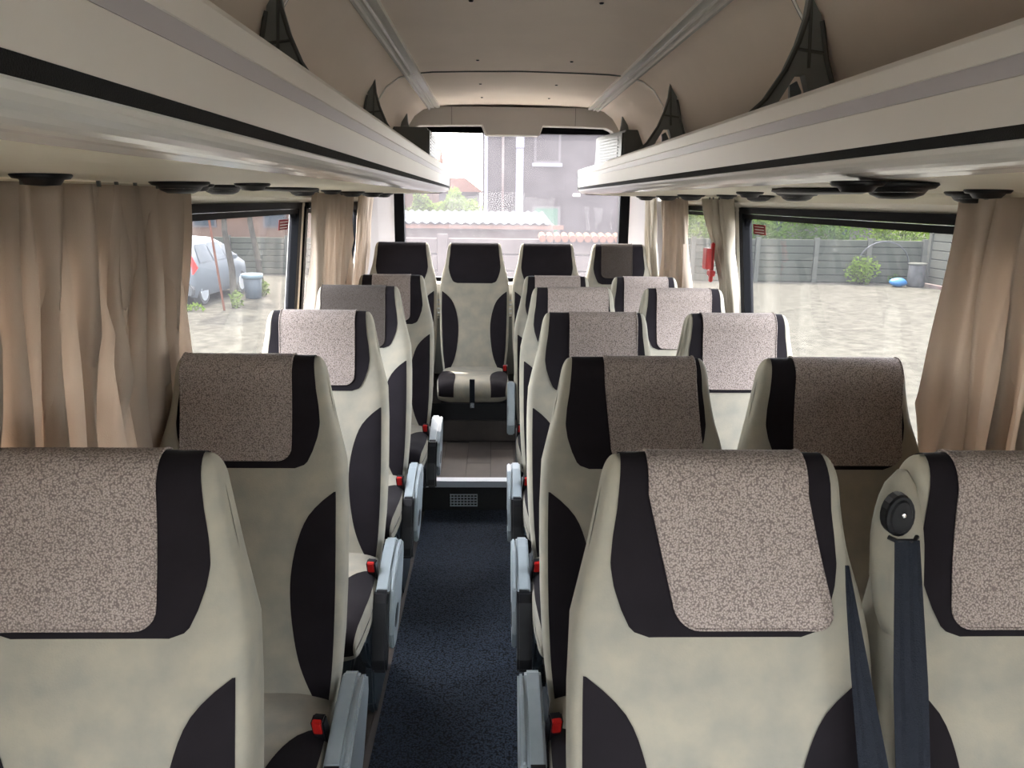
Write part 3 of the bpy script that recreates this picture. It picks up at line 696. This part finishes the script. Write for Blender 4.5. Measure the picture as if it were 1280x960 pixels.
# concrete panel of stacked slabs
def slab_panel(L, h, n=6, th=.05):
    m = MB(); d = h/n
    for i in range(n):
        a = i*d; m.add([(0, 0, a+.012), (L, 0, a+.012), (L, -.02, a+.03), (0, -.02, a+.03), (L, -.02, a+d-.01), (0, -.02, a+d-.01), (L, 0, a+d), (0, 0, a+d), (0, th, a), (L, th, a), (L, th, a+d), (0, th, a+d)],
                       [(0, 1, 2, 3), (3, 2, 4, 5), (5, 4, 6, 7), (8, 9, 10, 11), (7, 6, 10, 11), (0, 1, 9, 8)])
    return m
def fence(name, pts, h, label, mp=None, mq=None, n=6, group=None, base=None):
    P0 = pts[0]; r = empty(name, (P0[0], P0[1], GZ), label, 'fence', group)
    for (x0, y0), (x1, y1) in zip(pts, pts[1:]):
        L = math.hypot(x1-x0, y1-y0); a = math.atan2(y1-y0, x1-x0)
        for k in range(n):
            d = h/n; m = MB(); m.add([(.09, -.0, 0.008), (L-.09, 0, 0.008), (L-.09, -.022, .03), (.09, -.022, .03), (L-.09, -.022, d-.012), (.09, -.022, d-.012), (L-.09, 0, d), (.09, 0, d), (.09, .05, 0), (L-.09, .05, 0), (L-.09, .05, d), (.09, .05, d)],
              [(0, 1, 2, 3), (3, 2, 4, 5), (5, 4, 6, 7), (8, 9, 10, 11), (7, 6, 10, 11), (0, 1, 9, 8), (0, 3, 5, 7, 11, 8), (1, 2, 4, 6, 10, 9)])
            o = m.ob('slab', mp or M['concrete'], r, loc=(x0-P0[0], y0-P0[1], k*d)); o.rotation_euler = (0, 0, a)
        o = MB().box(-.075, .075, -.07, .07, 0, h+.06).ob('post', mq or M['post'], r, loc=(x0-P0[0], y0-P0[1], 0)); o.rotation_euler = (0, 0, a)
    x1, y1 = pts[-1]
    MB().box(-.075, .075, -.07, .07, 0, h+.06).ob('post', mq or M['post'], r, loc=(x1-P0[0], y1-P0[1], 0))
    return r
fence('slab_fence', [(4.6, 26.2), (6.6, 26.1), (8.75, 26.0), (10.7, 25.9), (12.45, 25.8), (14.15, 25.5)], 1.42, 'long grey concrete slab fence across the gravel, seen through the right windows')
fence('slab_fence', [(14.2, 25.2), (14.25, 22.9), (14.3, 20.5)], 1.72, 'taller pale concrete slab fence turning toward the coach at the far right', M['post'])
MB().box(13.9, 14.1, 20.4, 25.1, GZ, GZ+.10).ob('kerb', M['brick'], label='low red brick kerb at the foot of the taller right fence', cat='kerb')
fence('slab_fence', [(-16, 27), (-13.6, 27), (-11.2, 27), (-9.2, 27), (-7.2, 27), (-5.2, 27), (-3.2, 27)], 1.25, 'grey fence behind the parked silver car and bare trunks')

def foliage(c, rad, n, m, parent, seed=1, size=.05, name='foliage'):
    rnd = random.Random(seed); v = []; f = []
    for i in range(n):
        while True:
            p = Vector((rnd.uniform(-1, 1), rnd.uniform(-1, 1), rnd.uniform(-1, 1)))
            if .25 < p.length < 1: break
        p = Vector((p.x*rad[0], p.y*rad[1], p.z*rad[2]))*(1+.15*sin(7*p.x+3*p.z+seed)); 
        a = Vector((rnd.gauss(0, 1), rnd.gauss(0, 1), rnd.gauss(0, 1))).normalized(); b = a.orthogonal().normalized(); s_ = size*rnd.uniform(.6, 1.4)
        k = len(v); v += [p+a*s_, p+b*s_*.45, p-a*s_*.8, p-b*s_*.45]; f.append((k, k+1, k+2, k+3))
    me = bpy.data.meshes.new(name); me.from_pydata([tuple(q) for q in v], [], f); me.materials.append(m)
    return inst(name, me, parent, c, kind='stuff')
def bush(loc, rad, n, label, m, seed, size=.05, name='bush', cat='bush', group=None, stem=True, cz=None):
    r = empty(name, loc, label, cat, group)
    foliage((0, 0, cz or rad[2]), rad, n, m, r, seed, size)
    if stem:
        st = MB(); rnd = random.Random(seed)
        for i in range(4): st.tube([(0, 0, -.0), (rad[0]*.3*rnd.uniform(-1, 1), 0, rad[2]*.6), (rad[0]*.6*rnd.uniform(-1, 1), 0, rad[2]*1.4)], [.03, .02, .006], 5)
        st.ob('stem', M['bark'], r)
    return r
bush((12.05, 25.3, GZ), (.55, .3, .48), 900, 'leafy green shrub growing against the grey slab fence', M['leaf2'], 2, .055)
bush((13.2, 25.4, GZ), (.25, .15, .16), 200, 'small low weed clump beside the blue bag', M['leaf'], 4, .04, 'weed', 'plant')
rb_ = empty('stone_barrel', (13.55, 24.7, GZ), 'mottled grey stone barrel standing at the corner of the two fences', 'barrel')
MB().lathe([(.24, 0), (.27, .05), (.26, .4), (.25, .70), (.22, .76), (.001, .77)], (0, 0, 0), n=20).ob('barrel_body', M['stone'], rb_, smooth=True)
MB().lathe([(.255, .70), (.275, .72), (.275, .75), (.25, .77)], (0, 0, 0), n=20).ob('barrel_rim', M['post'], rb_)
bg_ = MB(); rows = []
for i in range(9):
    t = pi*i/8; rows.append([(.28*sin(t)*cos(a)*(1+.12*sin(3*a+i)), .2*sin(t)*sin(a), .15-.15*cos(t)) for a in [2*pi*k/14 for k in range(14)]])
bg_.grid(rows, True, True).ob('rubbish_bag', M['blue'], smooth=True, loc=(12.93, 24.6, GZ), label='blue plastic rubbish bag lying beside the stone barrel', cat='bag')
MB().tube([(12.75+.85*cos(t), 25.35, -.35+.75*sin(t)) for t in [pi*i/16 for i in range(17)]], .018, 6).ob('hose_arc', M['black'], label='thin black hose arched against the slab fence', cat='hose')
for i, (x, y, rx, h, m_, sd_) in enumerate([(7.2, 29, 1.6, 1.35, 'leaf2', 31), (9.8, 29.5, 1.5, 1.25, 'leaf', 32), (12.2, 29.2, 1.7, 1.4, 'leaf', 33), (15.0, 28.6, 1.5, 1.25, 'leaf2', 34), (17.5, 29, 1.8, 1.4, 'leaf', 35), (4.9, 29, 1.2, 1.15, 'leaf2', 36)]):
    bush((x, y, GZ), (rx, .9, h), 3200, ['yellow green garden tree behind the fence near the right red sticker', 'dark green garden tree behind the fence, second from the sticker', 'dense green garden tree behind the middle of the right fence', 'bright green garden tree behind the fence corner at right', 'green tree behind the taller fence at far right', 'bright green tree seen between the two right curtains'][i], M[m_], sd_, .09, 'garden_tree', 'tree', 'trees behind the right fence')
hs = empty('garden_house', (10.5, 36, GZ), 'pale house with dark roof beyond the right garden trees', 'house')
MB().box(-8, 8, 0, 6, 0, 2.6).ob('house_wall', M['render2'], hs)
MB().ext([(-1, 2.6), (3, 4.6), (7, 2.6)], -8.3, 8.3, 'x').ob('roof', M['terra'], hs)
for x in (-5.4, -2, 1.8, 5): MB().box(x, x+.9, -.03, .05, .9, 2.2).ob('window', M['carg'], hs)

# --- left yard: car, bin, trunks
def wheel(parent, x, y):
    w_ = MB().lathe([(.001, 0), (.20, 0), (.30, .01), (.31, .04), (.31, .16), (.30, .19), (.001, .19)], (0, 0, 0), 'x', 24).ob('wheel', M['tyre'], parent, loc=(x-.10, y, .31), smooth=False)
    h = MB()
    for k in range(7):
        a = 2*pi*k/7; h.add([(.197, .05*cos(a+1.2), .05*sin(a+1.2)), (.197, .05*cos(a-1.2), .05*sin(a-1.2)), (.197, .19*cos(a-.16), .19*sin(a-.16)), (.197, .19*cos(a+.16), .19*sin(a+.16)), (.19, 0, 0)], [(0, 1, 2, 3), (0, 4, 1)])
    h.lathe([(.19, .192), (.21, .196), (.215, .192), (.19, .19)], (0, 0, 0), 'x', 24)
    h.lathe([(.001, .2), (.06, .199), (.06, .19)], (0, 0, 0), 'x', 16)
    h.ob('rim', M['alu'], w_)
car = empty('parked_car', (-8.12, 18.55, GZ), 'silver hatchback car parked on the gravel, seen from behind through the left window', 'car', rz=radians(-3))
secs = [  # y, half width, (z bottom, belt z, roof z, roof half width)
 (0.00, .74, .30, .82, .84, .70), (0.06, .84, .24, .95, 1.06, .72), (.28, .87, .20, 1.00, 1.38, .66), (.55, .88, .20, 1.0, 1.55, .62), (1.2, .885, .20, .99, 1.59, .61), (2.0, .885, .20, .97, 1.57, .60), (2.55, .88, .20, .97, 1.42, .60), (3.05, .87, .20, .98, 1.05, .66), (3.55, .83, .24, .84, .88, .64), (3.84, .68, .32, .60, .64, .56)]
rows = []
for y, hw_, zb, zm, zr, rw_ in secs:
    rows.append([(-hw_*.93, y, zb), (-hw_, y, zb+.15), (-hw_, y, (zb+zm)/2+.1), (-hw_*.97, y, zm), (-rw_, y, zr-.06*(zr-zm)), (-rw_*.8, y, zr), (0, y, zr+.03), (rw_*.8, y, zr), (rw_, y, zr-.06*(zr-zm)), (hw_*.97, y, zm), (hw_, y, (zb+zm)/2+.1), (hw_, y, zb+.15), (hw_*.93, y, zb)])
MB().grid(rows, False, True).ob('car_body', M['carp'], car, smooth=True)
MB().add([tuple(p) for p in ((-.76, .25, 1.03), (.76, .25, 1.03), (.64, .50, 1.47), (-.64, .50, 1.47), (-.78, .03, 1.0), (.78, .03, 1.0))], [(0, 1, 2, 3)]).ob('rear_window', M['carg'], car, loc=(0, -.10, .02))
for s in (-1, 1):
    def sw(nm_, y0, y1, z0, z1, y0t, y1t):
        X = lambda z: s*(.868-(z-.98)*.44+.012)
        MB().add([(X(z0), y0, z0), (X(z0), y1, z0), (X(z1), y1t, z1), (X(z1), y0t, z1)], [(0, 1, 2, 3)]).ob(nm_, M['carg'], car)
    sw('side_window', .50, 1.30, 1.02, 1.45, .66, 1.30); sw('side_window', 1.36, 2.15, 1.02, 1.46, 1.36, 2.12); sw('side_window', 2.2, 2.85, 1.02, 1.38, 2.16, 2.42)
    tl = MB().add([(s*.60, -.035, .80), (s*.86, .10, .78), (s*.90, .30, .92), (s*.82, .16, 1.22), (s*.70, .10, 1.16), (s*.62, 0, .95)], [(0, 1, 5), (1, 2, 3), (1, 3, 4), (1, 4, 5)]).ob('tail_light', M['red'], car); tl.location = (0, -.012, 0)
    for y in (.62, 3.10): wheel(car, s*.78 if s > 0 else -.78, y)
    MB().box(s*.90-.05, s*.90+.05, 2.55, 2.70, .98, 1.10).ob('wing_mirror', M['carp'], car, bevel=.02)
MB().ext([(-.86, .28), (.86, .28), (.88, .45), (.80, .56), (-.80, .56), (-.88, .45)], -.06, .10).ob('rear_bumper', M['bumper'], car, bevel=.02)
bn = empty('rubbish_bin', (-6.43, 20.4, GZ), 'dark grey tall rubbish bin with a pale liner folded over its rim', 'bin')
MB().lathe([(.19, 0), (.20, .02), (.245, .60)], (0, 0, 0), n=20).ob('bin_body', M['bin'], bn, smooth=True)
MB().lathe([(.24, .52), (.262, .53), (.272, .60), (.255, .645), (.20, .64)], (0, 0, 0), n=20).ob('bin_liner', M['binlid'], bn, smooth=True)
def trunk(base, top, r, label, weed=None):
    t = empty('tree', (base[0], base[1], GZ), label, 'tree', 'bare trunks in the left yard')
    d = Vector((top[0]-base[0], top[1]-base[1], top[2]-GZ)); rnd = random.Random(int(base[0]*10))
    pts = [d*(i/8)+Vector((rnd.uniform(-.03, .03), 0, 0)) for i in range(9)]
    tk = MB().tube(pts, [r*(1.25 if i == 0 else 1-.06*i) for i in range(9)], 9).ob('trunk', M['bark'], t, smooth=True)
    for k in (-1, 1): MB().tube([d*.62, d*.8+Vector((k*.2, 0, .2)), d*1.02+Vector((k*.45, .1, .4))], [r*.5, r*.35, .015], 6).ob('branch', M['bark'], t)
    foliage(d*1.05, (.65, .65, .6), 700, M['leaf'], t, int(base[1]*7), .11, 'crown')
    if weed: foliage((0.05, -.1, .2), (.16, .12, .22), 130, M['leaf2'], t, 5, .06, 'weeds')
    return t
trunk((-6.30, 18.6), (-6.55, 18.6, 2.6), .085, 'pale bare trunk with green weeds at its foot, beside the silver car', True)
trunk((-6.35, 21.0), (-6.75, 21.0, 2.8), .09, 'dark bare trunk right of the rubbish bin', True)
trunk((-6.15, 23.2), (-6.0, 23.2, 2.8), .12, 'thick dark trunk under the red sticker in the left window')
MB().tube([(-6.42, 18.1, GZ), (-6.66, 18.1, 1.6)], .026, 8).ob('rusty_stake', M['rust'], label='thin leaning rusty stake in front of the silver car', cat='stake')
bush((-7.25, 17.9, GZ), (.45, .2, .10), 150, 'low green weeds on the gravel behind the car wheel', M['leaf2'], 41, .05, 'weed', 'plant', stem=False)
lh = empty('brick_house', (-10, 34, GZ), 'reddish brick house behind the left fence and trunks', 'house')
MB().box(-9, 7.2, 0, 5, 0, 3.4).ob('house_wall', M['housew'], lh)
MB().ext([(-.5, 3.4), (2.5, 4.8), (5.5, 3.4)], -9.3, 7.5, 'x').ob('roof', M['terra'], lh)
for x in (-6, -3, 0, 3.2): 
    wf = MB().box(x, x+1.0, -.04, .04, 1.3, 2.5).ob('window', M['render2'], lh); MB().box(x+.08, x+.92, -.06, .0, 1.38, 2.42).ob('pane', M['carg'], wf)

# --- behind the rear window
fence('boundary_wall', [(-2.5, 12), (-.9, 12), (.7, 12), (2.3, 12)], 2.02, 'pale pinkish slab wall right behind the rear window', M['pale'], M['pale'], 8)
cp = MB()
for i in range(15): cp.lathe([(.05, 0), (.05, .001)], (0, 0, 0)) if 0 else cp.tube([(.62+.115*i, 11.86, 1.03), (.62+.115*i, 12.14, 1.07)], .055, 8)
cp.ob('tile_coping', M['terra'], None, label='row of curved tiles capping the pale wall at the right of the rear window', cat='coping', kind='stuff')
shd = empty('shed', (-2.2, 14, GZ), 'low brick shed with wavy corrugated roof behind the pale wall', 'shed')
MB().box(-.9, 3.15, 0, 2.0, 0, 2.18).ob('shed_wall', M['brick'], shd)
rows = []
for y, z in ((-.35, 2.20), (2.3, 2.36)):
    rows.append([(-1.0+.02*i, y, z+.018*sin(i*.02*2*pi/.15)) for i in range(205)])
rf = MB().grid(rows); rf.grid([[(p[0], p[1], p[2]-.02) for p in r] for r in rows]); rf.ob('corrugated_roof', M['roofm'], shd, smooth=True)
MB().box(-1.0, 3.3, -.30, -.26, 2.10, 2.17).ob('gutter', M['terra'], shd)
bd = empty('grey_building', (-.47, 24, GZ), 'tall weathered grey building filling the rear window behind the shed', 'building')
MB().box(0, 4.5, 0, 8, 0, 9).ob('house_wall', M['render'], bd)
MB().tube([(.12, -.1, 0), (.12, -.1, 9)], .05, 8).ob('drain_pipe', M['pipe'], bd); MB().tube([(1.12, -.14, 0), (1.12, -.14, 9)], .12, 10).ob('drain_pipe', M['pipe'], bd, label='thick pale drain pipe')
MB().tube([(.62, -.1, 0), (.62, -.1, 9)], .04, 8).ob('drain_pipe', M['brick'], bd)
MB().box(1.5, 2.4, -.10, 0, 3.58, 3.68).ob('window_sill', M['pipe'], bd); f1 = MB().box(1.55, 2.35, -.03, .02, 3.68, 4.9).ob('window', M['render2'], bd); MB().box(1.62, 2.28, -.04, 0, 3.75, 4.83).ob('pane', M['render'], f1)
f2 = MB().box(1.52, 2.38, -.05, 0, 1.55, 2.42).ob('window', M['render2'], bd); MB().box(1.60, 2.30, -.06, 0, 1.6, 2.36).ob('shutter', M['green'], f2)
MB().box(2.75, 2.95, -.15, 0, 2.72, 2.80).ob('wall_lamp', M['white'], bd)
MB().box(1.0, 1.24, -.3, -.02, 4.1, 4.6).ob('pipe_hopper', M['pipe'], bd)
fh = empty('far_house', (-4.2, 45, GZ), 'small far house with red tiled roof, seen left of the grey building', 'house')
MB().box(-2.6, 3.2, 0, 6, 0, 3.0).ob('house_wall', M['render2'], fh); MB().ext([(-2.9, 3.0), (3.5, 3.0), (2.5, 3.75), (-2, 3.75)], -.4, 6.4).ob('roof', M['terra'], fh)
for x in (-1.5, .2, 1.8): MB().box(x, x+.7, -.04, .02, 1.6, 2.5).ob('window', M['carg'], fh)
for i, (x, r_, h, m_) in enumerate([(-1.05, .66, 1.90, 'leaf2'), (-1.98, .30, 1.85, 'leaf2'), (-2.75, .5, 1.62, 'leaf')]):
    bush((x, 20, GZ), (r_, r_*.8, .93), 3500, ['round yellow green bush behind the shed roof', 'smaller green bush left of the round one behind the shed', 'dull green bush farthest left behind the shed'][i], M[m_], 50+i, .07, 'bush', 'bush', 'bushes behind the shed', cz=h)
